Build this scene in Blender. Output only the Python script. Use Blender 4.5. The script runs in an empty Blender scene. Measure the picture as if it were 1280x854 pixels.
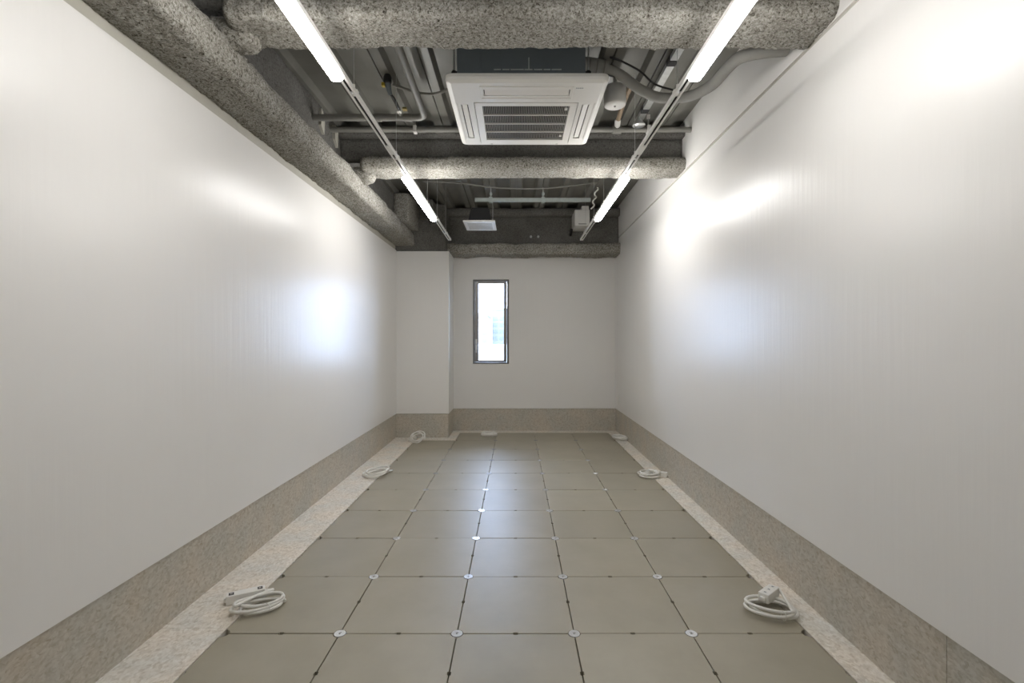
import bpy, bmesh, math, random
from mathutils import Vector, Matrix, noise

# ------------------------------------------------------------------ camera, sky, exposure
sc = bpy.context.scene
COL = sc.collection
EYE = 1.2526                       # eye height above the floor tiles
F = 610.0                          # focal length in pixels of a 1280 wide frame
cam_d = bpy.data.cameras.new('camera')
cam_d.sensor_width = 36.0
cam_d.lens = F / 1280 * 36.0
cam_d.shift_x = -4.5 / 1280
cam_d.shift_y = -2.0 / 1280
cam_d.clip_start = 0.02
cam = bpy.data.objects.new('camera', cam_d)
COL.objects.link(cam)
cam.location = (0, 0, EYE)
cam.rotation_euler = (math.pi / 2, 0, 0)
sc.camera = cam

world = bpy.data.worlds.new('sky'); sc.world = world
world.use_nodes = True
bg = world.node_tree.nodes['Background']
bg.inputs['Color'].default_value = (0.54, 0.69, 1.0, 1)
bg.inputs['Strength'].default_value = 23.0

vs = sc.view_settings
vs.view_transform = 'Standard'
try: vs.look = 'None'
except Exception: pass
vs.exposure = 0.0
vs.gamma = 1.0
vs.use_curve_mapping = False

LAMP_NEAR, LAMP_FAR = 36.0, 52.0      # like lamps; far pair made brighter to lift the end wall

# room limits
XL, XR = -1.530, 1.380
YB, YR = 6.743, -1.90
ZT = 2.402                         # top of the painted wall boards
DECK = 3.00
TAU = math.tau

# ------------------------------------------------------------------ materials
def new_mat(name):
    m = bpy.data.materials.new(name); m.use_nodes = True
    nt = m.node_tree
    return m, nt, nt.nodes['Principled BSDF']

def simple(name, col, rough=0.5, metal=0.0, var=0.06, scale=20.0, spec=0.5, bump=0.0, bscale=200.0):
    m, nt, b = new_mat(name)
    b.inputs['Roughness'].default_value = rough
    b.inputs['Metallic'].default_value = metal
    b.inputs['Specular IOR Level'].default_value = spec
    tc = nt.nodes.new('ShaderNodeTexCoord')
    n = nt.nodes.new('ShaderNodeTexNoise'); n.inputs['Scale'].default_value = scale; n.inputs['Detail'].default_value = 4
    nt.links.new(tc.outputs['Object'], n.inputs['Vector'])
    r = nt.nodes.new('ShaderNodeValToRGB')
    r.color_ramp.elements[0].position = 0.3; r.color_ramp.elements[1].position = 0.7
    r.color_ramp.elements[0].color = tuple(c * (1 - var) for c in col) + (1,)
    r.color_ramp.elements[1].color = tuple(min(1, c * (1 + var)) for c in col) + (1,)
    nt.links.new(n.outputs['Fac'], r.inputs['Fac'])
    nt.links.new(r.outputs['Color'], b.inputs['Base Color'])
    if bump:
        n2 = nt.nodes.new('ShaderNodeTexNoise'); n2.inputs['Scale'].default_value = bscale
        nt.links.new(tc.outputs['Object'], n2.inputs['Vector'])
        bp = nt.nodes.new('ShaderNodeBump'); bp.inputs['Strength'].default_value = bump; bp.inputs['Distance'].default_value = 0.002
        nt.links.new(n2.outputs['Fac'], bp.inputs['Height'])
        nt.links.new(bp.outputs['Normal'], b.inputs['Normal'])
    return m

def wall_mat():
    m, nt, b = new_mat('satin_wall_paint')
    b.inputs['Roughness'].default_value = 0.31
    b.inputs['Specular IOR Level'].default_value = 0.5
    tc = nt.nodes.new('ShaderNodeTexCoord')
    n = nt.nodes.new('ShaderNodeTexNoise'); n.inputs['Scale'].default_value = 1.3; n.inputs['Detail'].default_value = 3
    nt.links.new(tc.outputs['Object'], n.inputs['Vector'])
    r = nt.nodes.new('ShaderNodeValToRGB')
    r.color_ramp.elements[0].position = 0.3; r.color_ramp.elements[1].position = 0.7
    r.color_ramp.elements[0].color = (0.785, 0.77, 0.742, 1)
    r.color_ramp.elements[1].color = (0.81, 0.795, 0.767, 1)
    nt.links.new(n.outputs['Fac'], r.inputs['Fac']); nt.links.new(r.outputs['Color'], b.inputs['Base Color'])
    # roller marks: long in height, short along the wall
    mp = nt.nodes.new('ShaderNodeMapping'); mp.inputs['Scale'].default_value = (1, 1, 0.06)
    nt.links.new(tc.outputs['Object'], mp.inputs['Vector'])
    n2 = nt.nodes.new('ShaderNodeTexNoise'); n2.inputs['Scale'].default_value = 26; n2.inputs['Detail'].default_value = 3
    nt.links.new(mp.outputs['Vector'], n2.inputs['Vector'])
    n3 = nt.nodes.new('ShaderNodeTexNoise'); n3.inputs['Scale'].default_value = 260; n3.inputs['Detail'].default_value = 2
    nt.links.new(tc.outputs['Object'], n3.inputs['Vector'])
    b1 = nt.nodes.new('ShaderNodeBump'); b1.inputs['Strength'].default_value = 0.38; b1.inputs['Distance'].default_value = 0.0035
    nt.links.new(n2.outputs['Fac'], b1.inputs['Height'])
    b2 = nt.nodes.new('ShaderNodeBump'); b2.inputs['Strength'].default_value = 0.10; b2.inputs['Distance'].default_value = 0.0006
    nt.links.new(n3.outputs['Fac'], b2.inputs['Height']); nt.links.new(b1.outputs['Normal'], b2.inputs['Normal'])
    nt.links.new(b2.outputs['Normal'], b.inputs['Normal'])
    return m

def spray_mat(name, pit, mid, light):
    m, nt, b = new_mat(name)
    b.inputs['Roughness'].default_value = 0.95
    b.inputs['Specular IOR Level'].default_value = 0.15
    tc = nt.nodes.new('ShaderNodeTexCoord')
    n = nt.nodes.new('ShaderNodeTexNoise'); n.inputs['Scale'].default_value = 85; n.inputs['Detail'].default_value = 6; n.inputs['Roughness'].default_value = 0.68; n.inputs['Distortion'].default_value = 0.9
    nt.links.new(tc.outputs['Object'], n.inputs['Vector'])
    nl = nt.nodes.new('ShaderNodeTexNoise'); nl.inputs['Scale'].default_value = 3.0; nl.inputs['Detail'].default_value = 3
    nt.links.new(tc.outputs['Object'], nl.inputs['Vector'])
    r = nt.nodes.new('ShaderNodeValToRGB')
    e = r.color_ramp.elements
    e[0].position = 0.35; e[0].color = pit + (1,)
    e[1].position = 0.62; e[1].color = light + (1,)
    k = r.color_ramp.elements.new(0.46); k.color = mid + (1,)
    nt.links.new(n.outputs['Fac'], r.inputs['Fac'])
    mx = nt.nodes.new('ShaderNodeMixRGB'); mx.blend_type = 'MULTIPLY'; mx.inputs[0].default_value = 1
    r2 = nt.nodes.new('ShaderNodeValToRGB')
    r2.color_ramp.elements[0].position = 0.35; r2.color_ramp.elements[0].color = (0.80, 0.79, 0.77, 1)
    r2.color_ramp.elements[1].position = 0.65; r2.color_ramp.elements[1].color = (1, 1, 1, 1)
    nt.links.new(nl.outputs['Fac'], r2.inputs['Fac'])
    nt.links.new(r.outputs['Color'], mx.inputs[1]); nt.links.new(r2.outputs['Color'], mx.inputs[2])
    nt.links.new(mx.outputs['Color'], b.inputs['Base Color'])
    bp = nt.nodes.new('ShaderNodeBump'); bp.inputs['Strength'].default_value = 0.9; bp.inputs['Distance'].default_value = 0.012
    nt.links.new(n.outputs['Fac'], bp.inputs['Height']); nt.links.new(bp.outputs['Normal'], b.inputs['Normal'])
    return m

def board_mat(name, tint):
    """pressed strand board: small flakes of differing tone"""
    m, nt, b = new_mat(name)
    b.inputs['Roughness'].default_value = 0.6
    b.inputs['Specular IOR Level'].default_value = 0.35
    tc = nt.nodes.new('ShaderNodeTexCoord')
    nw = nt.nodes.new('ShaderNodeTexNoise'); nw.inputs['Scale'].default_value = 14; nw.inputs['Detail'].default_value = 2
    nt.links.new(tc.outputs['Object'], nw.inputs['Vector'])
    va = nt.nodes.new('ShaderNodeVectorMath'); va.operation = 'MULTIPLY_ADD'
    va.inputs[1].default_value = (0.035, 0.035, 0.035)
    nt.links.new(nw.outputs['Color'], va.inputs[0]); nt.links.new(tc.outputs['Object'], va.inputs[2])
    mp = nt.nodes.new('ShaderNodeMapping'); mp.inputs['Scale'].default_value = (1.25, 0.7, 1.25)
    nt.links.new(va.outputs['Vector'], mp.inputs['Vector'])
    v = nt.nodes.new('ShaderNodeTexVoronoi'); v.inputs['Scale'].default_value = 95; v.inputs['Randomness'].default_value = 1
    nt.links.new(mp.outputs['Vector'], v.inputs['Vector'])
    sep = nt.nodes.new('ShaderNodeSeparateColor'); nt.links.new(v.outputs['Color'], sep.inputs[0])
    nd = nt.nodes.new('ShaderNodeTexNoise'); nd.inputs['Scale'].default_value = 42; nd.inputs['Detail'].default_value = 6; nd.inputs['Roughness'].default_value = 0.7
    nt.links.new(va.outputs['Vector'], nd.inputs['Vector'])
    mix = nt.nodes.new('ShaderNodeMix'); mix.data_type = 'FLOAT'; mix.inputs[0].default_value = 0.72
    nt.links.new(sep.outputs[0], mix.inputs[2]); nt.links.new(nd.outputs['Fac'], mix.inputs[3])
    r = nt.nodes.new('ShaderNodeValToRGB')
    e = r.color_ramp.elements
    t = lambda c: tuple(a * k for a, k in zip(c, tint)) + (1,)
    e[0].position = 0.26; e[0].color = t((0.58, 0.52, 0.43))
    e[1].position = 0.74; e[1].color = t((0.90, 0.87, 0.81))
    k = e.new(0.42); k.color = t((0.72, 0.67, 0.59))
    k = e.new(0.56); k.color = t((0.81, 0.765, 0.69))
    nt.links.new(mix.outputs[0], r.inputs['Fac'])
    # wide greyish / rusty patches
    nl = nt.nodes.new('ShaderNodeTexNoise'); nl.inputs['Scale'].default_value = 5; nl.inputs['Detail'].default_value = 4
    nt.links.new(tc.outputs['Object'], nl.inputs['Vector'])
    r2 = nt.nodes.new('ShaderNodeValToRGB')
    r2.color_ramp.elements[0].position = 0.36; r2.color_ramp.elements[0].color = (0.90, 0.92, 0.93, 1)
    r2.color_ramp.elements[1].position = 0.64; r2.color_ramp.elements[1].color = (1.0, 0.965, 0.93, 1)
    nt.links.new(nl.outputs['Fac'], r2.inputs['Fac'])
    mx = nt.nodes.new('ShaderNodeMixRGB'); mx.blend_type = 'MULTIPLY'; mx.inputs[0].default_value = 1
    nt.links.new(r.outputs['Color'], mx.inputs[1]); nt.links.new(r2.outputs['Color'], mx.inputs[2])
    nt.links.new(mx.outputs['Color'], b.inputs['Base Color'])
    bp = nt.nodes.new('ShaderNodeBump'); bp.inputs['Strength'].default_value = 0.25; bp.inputs['Distance'].default_value = 0.002
    nt.links.new(mix.outputs[0], bp.inputs['Height']); nt.links.new(bp.outputs['Normal'], b.inputs['Normal'])
    return m

def tile_mat():
    m, nt, b = new_mat('floor_tile_concrete')
    b.inputs['Specular IOR Level'].default_value = 1.0
    tc = nt.nodes.new('ShaderNodeTexCoord')
    oi = nt.nodes.new('ShaderNodeObjectInfo')
    add = nt.nodes.new('ShaderNodeVectorMath'); add.operation = 'ADD'
    nt.links.new(tc.outputs['Object'], add.inputs[0]); nt.links.new(oi.outputs['Location'], add.inputs[1])
    n = nt.nodes.new('ShaderNodeTexNoise'); n.inputs['Scale'].default_value = 4.5; n.inputs['Detail'].default_value = 6; n.inputs['Roughness'].default_value = 0.6
    nt.links.new(add.outputs['Vector'], n.inputs['Vector'])
    r = nt.nodes.new('ShaderNodeValToRGB')
    r.color_ramp.elements[0].position = 0.3; r.color_ramp.elements[0].color = (0.310, 0.280, 0.206, 1)
    r.color_ramp.elements[1].position = 0.7; r.color_ramp.elements[1].color = (0.360, 0.328, 0.250, 1)
    nt.links.new(n.outputs['Fac'], r.inputs['Fac'])
    hv = nt.nodes.new('ShaderNodeHueSaturation')
    mr = nt.nodes.new('ShaderNodeMapRange'); mr.inputs[3].default_value = 0.96; mr.inputs[4].default_value = 1.04
    nt.links.new(oi.outputs['Random'], mr.inputs[0]); nt.links.new(mr.outputs[0], hv.inputs['Value'])
    nt.links.new(r.outputs['Color'], hv.inputs['Color']); nt.links.new(hv.outputs['Color'], b.inputs['Base Color'])
    n2 = nt.nodes.new('ShaderNodeTexNoise'); n2.inputs['Scale'].default_value = 9; n2.inputs['Detail'].default_value = 5
    nt.links.new(add.outputs['Vector'], n2.inputs['Vector'])
    mr2 = nt.nodes.new('ShaderNodeMapRange'); mr2.inputs[3].default_value = 0.37; mr2.inputs[4].default_value = 0.48
    nt.links.new(n2.outputs['Fac'], mr2.inputs[0]); nt.links.new(mr2.outputs[0], b.inputs['Roughness'])
    n3 = nt.nodes.new('ShaderNodeTexNoise'); n3.inputs['Scale'].default_value = 350; n3.inputs['Detail'].default_value = 3
    nt.links.new(tc.outputs['Object'], n3.inputs['Vector'])
    bp = nt.nodes.new('ShaderNodeBump'); bp.inputs['Strength'].default_value = 0.12; bp.inputs['Distance'].default_value = 0.001
    nt.links.new(n3.outputs['Fac'], bp.inputs['Height']); nt.links.new(bp.outputs['Normal'], b.inputs['Normal'])
    return m

def glass_mat():
    m = bpy.data.materials.new('window_glass'); m.use_nodes = True
    nt = m.node_tree; nt.nodes.clear()
    o = nt.nodes.new('ShaderNodeOutputMaterial'); mx = nt.nodes.new('ShaderNodeMixShader')
    t = nt.nodes.new('ShaderNodeBsdfTransparent'); t.inputs['Color'].default_value = (0.95, 0.97, 0.98, 1)
    g = nt.nodes.new('ShaderNodeBsdfGlossy'); g.inputs['Roughness'].default_value = 0.02
    f = nt.nodes.new('ShaderNodeFresnel'); f.inputs['IOR'].default_value = 1.45
    nt.links.new(f.outputs[0], mx.inputs[0]); nt.links.new(t.outputs[0], mx.inputs[1]); nt.links.new(g.outputs[0], mx.inputs[2])
    nt.links.new(mx.outputs[0], o.inputs[0])
    return m

def lamp_mat(power):
    m, nt, b = new_mat('lamp_diffuser_glow')
    b.inputs['Base Color'].default_value = (0.9, 0.9, 0.9, 1)
    b.inputs['Emission Color'].default_value = (1.0, 0.982, 0.962, 1)
    b.inputs['Emission Strength'].default_value = power
    return m

M = {}
M['wall'] = wall_mat()
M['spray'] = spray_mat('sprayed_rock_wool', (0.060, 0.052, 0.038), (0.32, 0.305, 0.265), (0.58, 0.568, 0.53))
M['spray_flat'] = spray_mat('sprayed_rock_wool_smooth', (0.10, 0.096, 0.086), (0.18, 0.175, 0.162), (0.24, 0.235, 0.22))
M['board'] = board_mat('strand_board', (1.0, 1.0, 1.0))
M['board_base'] = board_mat('strand_board_shaded', (0.66, 0.65, 0.62))  # same board; the skirting's weaker light is put into a darker tint
M['tile'] = tile_mat()
M['glass'] = glass_mat()
M['lamp_near'] = lamp_mat(LAMP_NEAR); M['lamp_far'] = lamp_mat(LAMP_FAR)
M['subfloor'] = simple('dark_subfloor', (0.03, 0.028, 0.025), 0.9)
M['deck'] = simple('galvanised_deck', (0.205, 0.20, 0.178), 0.42, 0.15, 0.10, 6)
M['slab'] = simple('slab_concrete', (0.3, 0.3, 0.29), 0.9)
M['white_metal'] = simple('white_enamel', (0.78, 0.77, 0.74), 0.38, 0, 0.02)
M['ac_white'] = simple('ac_white_plastic', (0.67, 0.655, 0.615), 0.42, 0, 0.02, 4)
M['ac_dark'] = simple('grille_dark', (0.035, 0.034, 0.032), 0.7)
M['slat'] = simple('grille_slat_plastic', (0.34, 0.325, 0.30), 0.5)
M['ac_body'] = simple('ac_casing_steel', (0.155, 0.18, 0.195), 0.5, 0.2, 0.05, 8)
M['galv'] = simple('galvanised_steel', (0.60, 0.61, 0.60), 0.32, 0.75, 0.08, 30)
M['galv_green'] = simple('galvanised_channel', (0.50, 0.55, 0.53), 0.45, 0.3, 0.06, 30)
M['disc'] = simple('zinc_disc', (0.80, 0.81, 0.83), 0.24, 0.45, 0.05, 60)
M['pipe'] = simple('grey_pipe_paint', (0.21, 0.205, 0.185), 0.5, 0.0, 0.06, 15)
M['hose'] = simple('foam_hose_grey', (0.33, 0.325, 0.30), 0.75, 0, 0.06, 15, 0.3)
M['black'] = simple('black_plastic', (0.018, 0.018, 0.02), 0.5)
M['yellow'] = simple('yellow_tag', (0.55, 0.40, 0.05), 0.5)
M['copper'] = simple('tan_pipe', (0.33, 0.25, 0.17), 0.45, 0.2)
M['brass'] = simple('brass', (0.55, 0.44, 0.2), 0.35, 0.8)
M['cord'] = simple('ivory_cord_vinyl', (0.80, 0.785, 0.74), 0.42, 0, 0.03, 20)
M['cord_body'] = simple('ivory_socket_plastic', (0.82, 0.805, 0.76), 0.4, 0, 0.02, 20)
M['alu'] = simple('window_aluminium', (0.30, 0.29, 0.27), 0.35, 0.6, 0.05, 20)
M['alu_dark'] = simple('window_aluminium_dark', (0.21, 0.205, 0.195), 0.4, 0.4, 0.05, 20)
M['trim'] = simple('beige_filler_strip', (0.46, 0.44, 0.38), 0.6, 0, 0.06, 8)
M['outlet'] = simple('outlet_white', (0.80, 0.79, 0.75), 0.4, 0, 0.01)
M['ext_pale'] = simple('pale_render_facade', (0.155, 0.152, 0.145), 0.8)
M['ext_blue'] = simple('grey_blue_facade', (0.145, 0.142, 0.135), 0.8)
M['ext_win'] = simple('far_window_band', (0.10, 0.105, 0.105), 0.6)
M['ext_roof'] = simple('pale_roof', (0.45, 0.45, 0.44), 0.8)

# ------------------------------------------------------------------ mesh helpers
def tag(o, label=None, cat=None, group=None, kind=None):
    if label: o['label'] = label
    if cat: o['category'] = cat
    if group: o['group'] = group
    if kind: o['kind'] = kind
    return o

def empty(name, loc=(0, 0, 0)):
    o = bpy.data.objects.new(name, None); COL.objects.link(o)
    o.location = loc; o.empty_display_size = 0.05
    return o

class MB:
    """collects shapes, then becomes one mesh object; coordinates are world unless the parent moves"""
    def __init__(self):
        self.v = []; self.f = []; self.mi = []; self.sm = []
    def add(self, vs, fs, mi=0, smooth=False):
        o = len(self.v)
        self.v += [tuple(p) for p in vs]
        for f in fs:
            self.f.append(tuple(i + o for i in f)); self.mi.append(mi); self.sm.append(smooth)
        return self
    def box(self, x0, x1, y0, y1, z0, z1, bev=0.0, mi=0, mat=None):
        if bev <= 0:
            vs = [(x, y, z) for z in (z0, z1) for y in (y0, y1) for x in (x0, x1)]
            fs = [(0, 2, 3, 1), (4, 5, 7, 6), (0, 1, 5, 4), (2, 6, 7, 3), (0, 4, 6, 2), (1, 3, 7, 5)]
            if mat: vs = [mat @ Vector(p) for p in vs]
            return self.add(vs, fs, mi)
        bm = bmesh.new()
        bmesh.ops.create_cube(bm, size=1)
        for p in bm.verts:
            p.co = Vector((x0 + (p.co.x + .5) * (x1 - x0), y0 + (p.co.y + .5) * (y1 - y0), z0 + (p.co.z + .5) * (z1 - z0)))
        bmesh.ops.bevel(bm, geom=bm.edges[:], offset=bev, segments=2, affect='EDGES', profile=0.6)
        return self.bm(bm, mi, mat)
    def bm(self, bm, mi=0, mat=None, smooth=False):
        bm.verts.index_update()
        vs = [(mat @ p.co) if mat else p.co.copy() for p in bm.verts]
        fs = [[q.index for q in f.verts] for f in bm.faces]
        bm.free()
        return self.add(vs, fs, mi, smooth)
    def tube(self, pts, r, seg=10, mi=0, closed=False, caps=True):
        pts = [Vector(p) for p in pts]
        n = len(pts)
        rr = r if isinstance(r, (list, tuple)) else [r] * n
        t0 = (pts[1] - pts[0]).normalized()
        up = Vector((0, 0, 1)) if abs(t0.z) < 0.9 else Vector((0, 1, 0))
        nrm = (up - t0 * up.dot(t0)).normalized()
        vs = []; fs = []
        for i, p in enumerate(pts):
            if closed: t = (pts[(i + 1) % n] - pts[i - 1]).normalized()
            else:
                t = (pts[min(i + 1, n - 1)] - pts[max(i - 1, 0)]).normalized()
            nrm = (nrm - t * nrm.dot(t))
            nrm = nrm.normalized() if nrm.length > 1e-6 else t.orthogonal().normalized()
            bn = t.cross(nrm)
            for k in range(seg):
                a = TAU * k / seg
                vs.append(p + (nrm * math.cos(a) + bn * math.sin(a)) * rr[i])
        m = n if closed else n - 1
        for i in range(m):
            j = (i + 1) % n
            for k in range(seg):
                l = (k + 1) % seg
                fs.append((i * seg + k, i * seg + l, j * seg + l, j * seg + k))
        self.add(vs, fs, mi, True)
        if caps and not closed:
            self.add(vs[:seg], [tuple(range(seg))[::-1]], mi)
            self.add(vs[-seg:], [tuple(range(seg))], mi)
        return self
    def cyl(self, c, r, h, seg=20, mi=0, r2=None):
        """upright cylinder, c = centre of the base"""
        c = Vector(c); r2 = r if r2 is None else r2
        lo = [c + Vector((r * math.cos(TAU * k / seg), r * math.sin(TAU * k / seg), 0)) for k in range(seg)]
        hi = [c + Vector((r2 * math.cos(TAU * k / seg), r2 * math.sin(TAU * k / seg), h)) for k in range(seg)]
        self.add(lo + hi, [(k, (k + 1) % seg, seg + (k + 1) % seg, seg + k) for k in range(seg)], mi, True)
        self.add(lo, [tuple(range(seg))[::-1]], mi); self.add(hi, [tuple(range(seg))], mi)
        return self
    def lathe(self, c, prof, seg=24, mi=0):
        c = Vector(c); vs = []; fs = []
        for (r, z) in prof:
            for k in range(seg):
                a = TAU * k / seg
                vs.append(c + Vector((r * math.cos(a), r * math.sin(a), z)))
        for i in range(len(prof) - 1):
            for k in range(seg):
                l = (k + 1) % seg
                fs.append((i * seg + k, i * seg + l, (i + 1) * seg + l, (i + 1) * seg + k))
        return self.add(vs, fs, mi, True)
    def prism(self, poly, axis, a0, a1, mi=0, smooth=False):
        """poly = list of 2D points, extruded along axis 'x' (poly=(y,z)), 'y' (poly=(x,z)) or 'z' (poly=(x,y))"""
        def P(p, a):
            return {'x': (a, p[0], p[1]), 'y': (p[0], a, p[1]), 'z': (p[0], p[1], a)}[axis]
        n = len(poly)
        vs = [P(p, a0) for p in poly] + [P(p, a1) for p in poly]
        fs = [(k, (k + 1) % n, n + (k + 1) % n, n + k) for k in range(n)]
        self.add(vs, fs, mi, smooth)
        self.add(vs[:n], [tuple(range(n))[::-1]], mi); self.add(vs[n:], [tuple(range(n))], mi)
        return self
    def mesh(self, name, mats):
        me = bpy.data.meshes.new(name)
        me.from_pydata(self.v, [], self.f)
        for m in (mats if isinstance(mats, (list, tuple)) else [mats]): me.materials.append(m)
        me.polygons.foreach_set('material_index', self.mi)
        me.polygons.foreach_set('use_smooth', self.sm)
        me.update()
        bm = bmesh.new(); bm.from_mesh(me)
        bmesh.ops.recalc_face_normals(bm, faces=bm.faces[:])
        bm.to_mesh(me); bm.free()
        return me
    def build(self, name, mats, parent=None):
        return link(name, self.mesh(name, mats), parent)

def link(name, me, parent=None, loc=None):
    o = bpy.data.objects.new(name, me); COL.objects.link(o)
    if loc is not None: o.location = loc
    if parent is not None:
        o.parent = parent
        if loc is None:                                          # vertices are in world coordinates
            w = Vector((0, 0, 0)); q = parent
            while q is not None: w += Vector(q.location); q = q.parent
            o.location = -w
    return o

def smooth_path(pts, n=8):
    """Catmull-Rom through the points"""
    P = [Vector(p) for p in pts]; out = []
    for i in range(len(P) - 1):
        a = P[max(i - 1, 0)]; b = P[i]; c = P[i + 1]; d = P[min(i + 2, len(P) - 1)]
        for k in range(n):
            t = k / n
            out.append(0.5 * ((2 * b) + (c - a) * t + (2 * a - 5 * b + 4 * c - d) * t * t + (-a + 3 * b - 3 * c + d) * t ** 3))
    out.append(P[-1])
    return out

def round_poly(poly, rad, step):
    """round the corners of a closed polygon and resample its outline at about `step`"""
    out = []
    n = len(poly)
    for i in range(n):
        a = Vector(poly[i - 1]); b = Vector(poly[i]); c = Vector(poly[(i + 1) % n])
        d1 = (a - b); d2 = (c - b)
        r = min(rad, d1.length * 0.48, d2.length * 0.48)
        p = b + d1.normalized() * r; q = b + d2.normalized() * r
        for k in range(6):
            t = k / 5
            out.append((1 - t) ** 2 * p + 2 * t * (1 - t) * b + t * t * q)
    # resample
    res = []; m = len(out)
    for i in range(m):
        a = out[i]; b = out[(i + 1) % m]
        L = (b - a).length
        if L < 1e-6: continue
        k = max(1, round(L / step))
        for j in range(k): res.append(a.lerp(b, j / k))
    # drop points that lie too close
    out = [res[0]]
    for p in res[1:]:
        if (p - out[-1]).length > step * 0.55: out.append(p)
    return out

def spray_sweep(name, poly, axis, stations, mat, parent=None, rad=0.04, step=0.012, amp=0.010, fine=0.006, seed=0.0, round_ends=(0, 0), ends=(True, True)):
    """a fireproofed steel member: rounded outline swept along an axis and roughened along its normals"""
    prof = round_poly(poly, rad, step)
    n = len(prof)
    cx = sum(p.x for p in prof) / n; cz = sum(p.y for p in prof) / n
    nr = []
    for i in range(n):
        t = prof[(i + 1) % n] - prof[i - 1]
        q = Vector((t.y, -t.x)).normalized()
        nr.append(q)
    area = sum(prof[i].x * prof[(i + 1) % n].y - prof[(i + 1) % n].x * prof[i].y for i in range(n))
    if area < 0: nr = [-q for q in nr]
    V = []; Fc = []
    s0, s1 = stations[0], stations[-1]
    off = Vector((seed, seed * 1.7, -seed))
    for s in stations:
        sc_ = 0.0
        if round_ends[0] and abs(s - s0) < round_ends[0]: sc_ = 1 - math.sqrt(max(0, 1 - (1 - abs(s - s0) / round_ends[0]) ** 2))
        if round_ends[1] and abs(s - s1) < round_ends[1]: sc_ = 1 - math.sqrt(max(0, 1 - (1 - abs(s - s1) / round_ends[1]) ** 2))
        for i in range(n):
            p = prof[i]
            px = p.x + (cx - p.x) * sc_ * 0.75; pz = p.y + (cz - p.y) * sc_ * 0.75
            w = Vector((s, px, pz)) if axis == 'x' else (Vector((px, s, pz)) if axis == 'y' else Vector((px, pz, s)))
            q = w + off
            d = amp * noise.fractal(q * 5.0, 1.0, 2.0, 3) + fine * (noise.noise(q * 38.0) + 0.7 * noise.noise(q * 75.0))
            px += nr[i].x * d; pz += nr[i].y * d
            V.append((s, px, pz) if axis == 'x' else ((px, s, pz) if axis == 'y' else (px, pz, s)))
    m = len(stations)
    for j in range(m - 1):
        for i in range(n):
            k = (i + 1) % n
            Fc.append((j * n + i, j * n + k, (j + 1) * n + k, (j + 1) * n + i))
    if ends[0]: Fc.append(tuple(range(n)))
    if ends[1]: Fc.append(tuple(range((m - 1) * n, m * n)))
    mb = MB(); mb.add(V, Fc, 0, True)
    return mb.build(name, mat, parent)

def span(a, b, step):
    n = max(1, round(abs(b - a) / step))
    return [a + (b - a) * i / n for i in range(n + 1)]

# ------------------------------------------------------------------ FLOOR
floor = MB().box(XL - 0.15, XR + 0.15, YR - 0.1, YB + 0.1, -0.20, -0.06).build('floor', M['subfloor'])
tag(floor, 'raised access floor of olive grey square tiles with metal discs', 'floor', kind='structure')

T = 0.5; GAP = 0.0022; CUT = 0.027
def tile_outline():
    h = T / 2 - GAP
    pts = []
    def corner(sx, sy, start):
        c = (sx * T / 2, sy * T / 2)
        a0 = math.asin(GAP / CUT)
        for k in range(6):
            a = start - a0 - (math.pi / 2 - 2 * a0) * k / 5
            pts.append((c[0] + CUT * math.cos(a), c[1] + CUT * math.sin(a)))
    def notch(dx, dy):
        # walking along direction (dx,dy); notch goes inward (to the left of the walk)
        nx, ny = -dy, dx
        mid = (-nx * h, -ny * h)
        w, d = 0.010, 0.005
        for (t, e) in ((-w, 0), (-w, d), (w, d), (w, 0)):
            pts.append((mid[0] + dx * t + nx * e, mid[1] + dy * t + ny * e))
    # counter-clockwise from the bottom left corner
    corner(-1, -1, math.pi / 2); notch(1, 0)
    corner(1, -1, math.pi); notch(0, 1)
    corner(1, 1, math.pi * 1.5); notch(-1, 0)
    corner(-1, 1, math.tau); notch(0, -1)
    return pts
tp = tile_outline()
tmb = MB()
inset = [(x * 0.9955, y * 0.9955) for x, y in tp]
n = len(tp)
tv = [(x, y, -0.03) for x, y in tp] + [(x, y, -0.0012) for x, y in tp] + [(x, y, 0.0) for x, y in inset]
tf = [(k, (k + 1) % n, n + (k + 1) % n, n + k) for k in range(n)] + [(n + k, n + (k + 1) % n, 2 * n + (k + 1) % n, 2 * n + k) for k in range(n)]
tf.append(tuple(range(2 * n, 3 * n)))
tmb.add(tv, tf)
tile_me = tmb.mesh('tile', M['tile'])
Y0 = 2.082
rnd = random.Random(4)
for ci in range(5):
    cxm = -1.0 + 0.5 * ci
    last = 8 if ci == 0 else 9
    for r_ in range(-7, last):
        o = link('tile', tile_me, floor, (cxm, Y0 + 0.5 * r_ + 0.25, rnd.uniform(-0.0008, 0.0008)))
        o.rotation_euler = (0, 0, rnd.choice((0, math.pi / 2, math.pi, -math.pi / 2)))
# metal discs where four tiles meet
dm = MB()
dm.lathe((0, 0, 0), [(0.0245, -0.01), (0.0245, -0.0008), (0.0235, 0.0004), (0.0085, 0.0004), (0.0075, -0.0012), (0.0045, -0.0012)], 24)
dm.lathe((0, 0, 0), [(0.0045, -0.0012), (0.004, 0.0), (0.0, 0.0)], 12, 1)
dm.sm = [False] * len(dm.sm)
disc_me = dm.mesh('support_disc', [M['disc'], M['alu_dark']])
dr = random.Random(9)
for gx in (-0.75, -0.25, 0.25, 0.75):
    for r_ in range(-7, 9):
        if gx == -0.75 and r_ == 8: continue
        o = link('support_disc', disc_me, floor, (gx, Y0 + 0.5 * r_, 0.0008))
        o.rotation_euler = (dr.uniform(-0.002, 0.002), dr.uniform(-0.002, 0.002), dr.uniform(0, 6))
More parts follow.
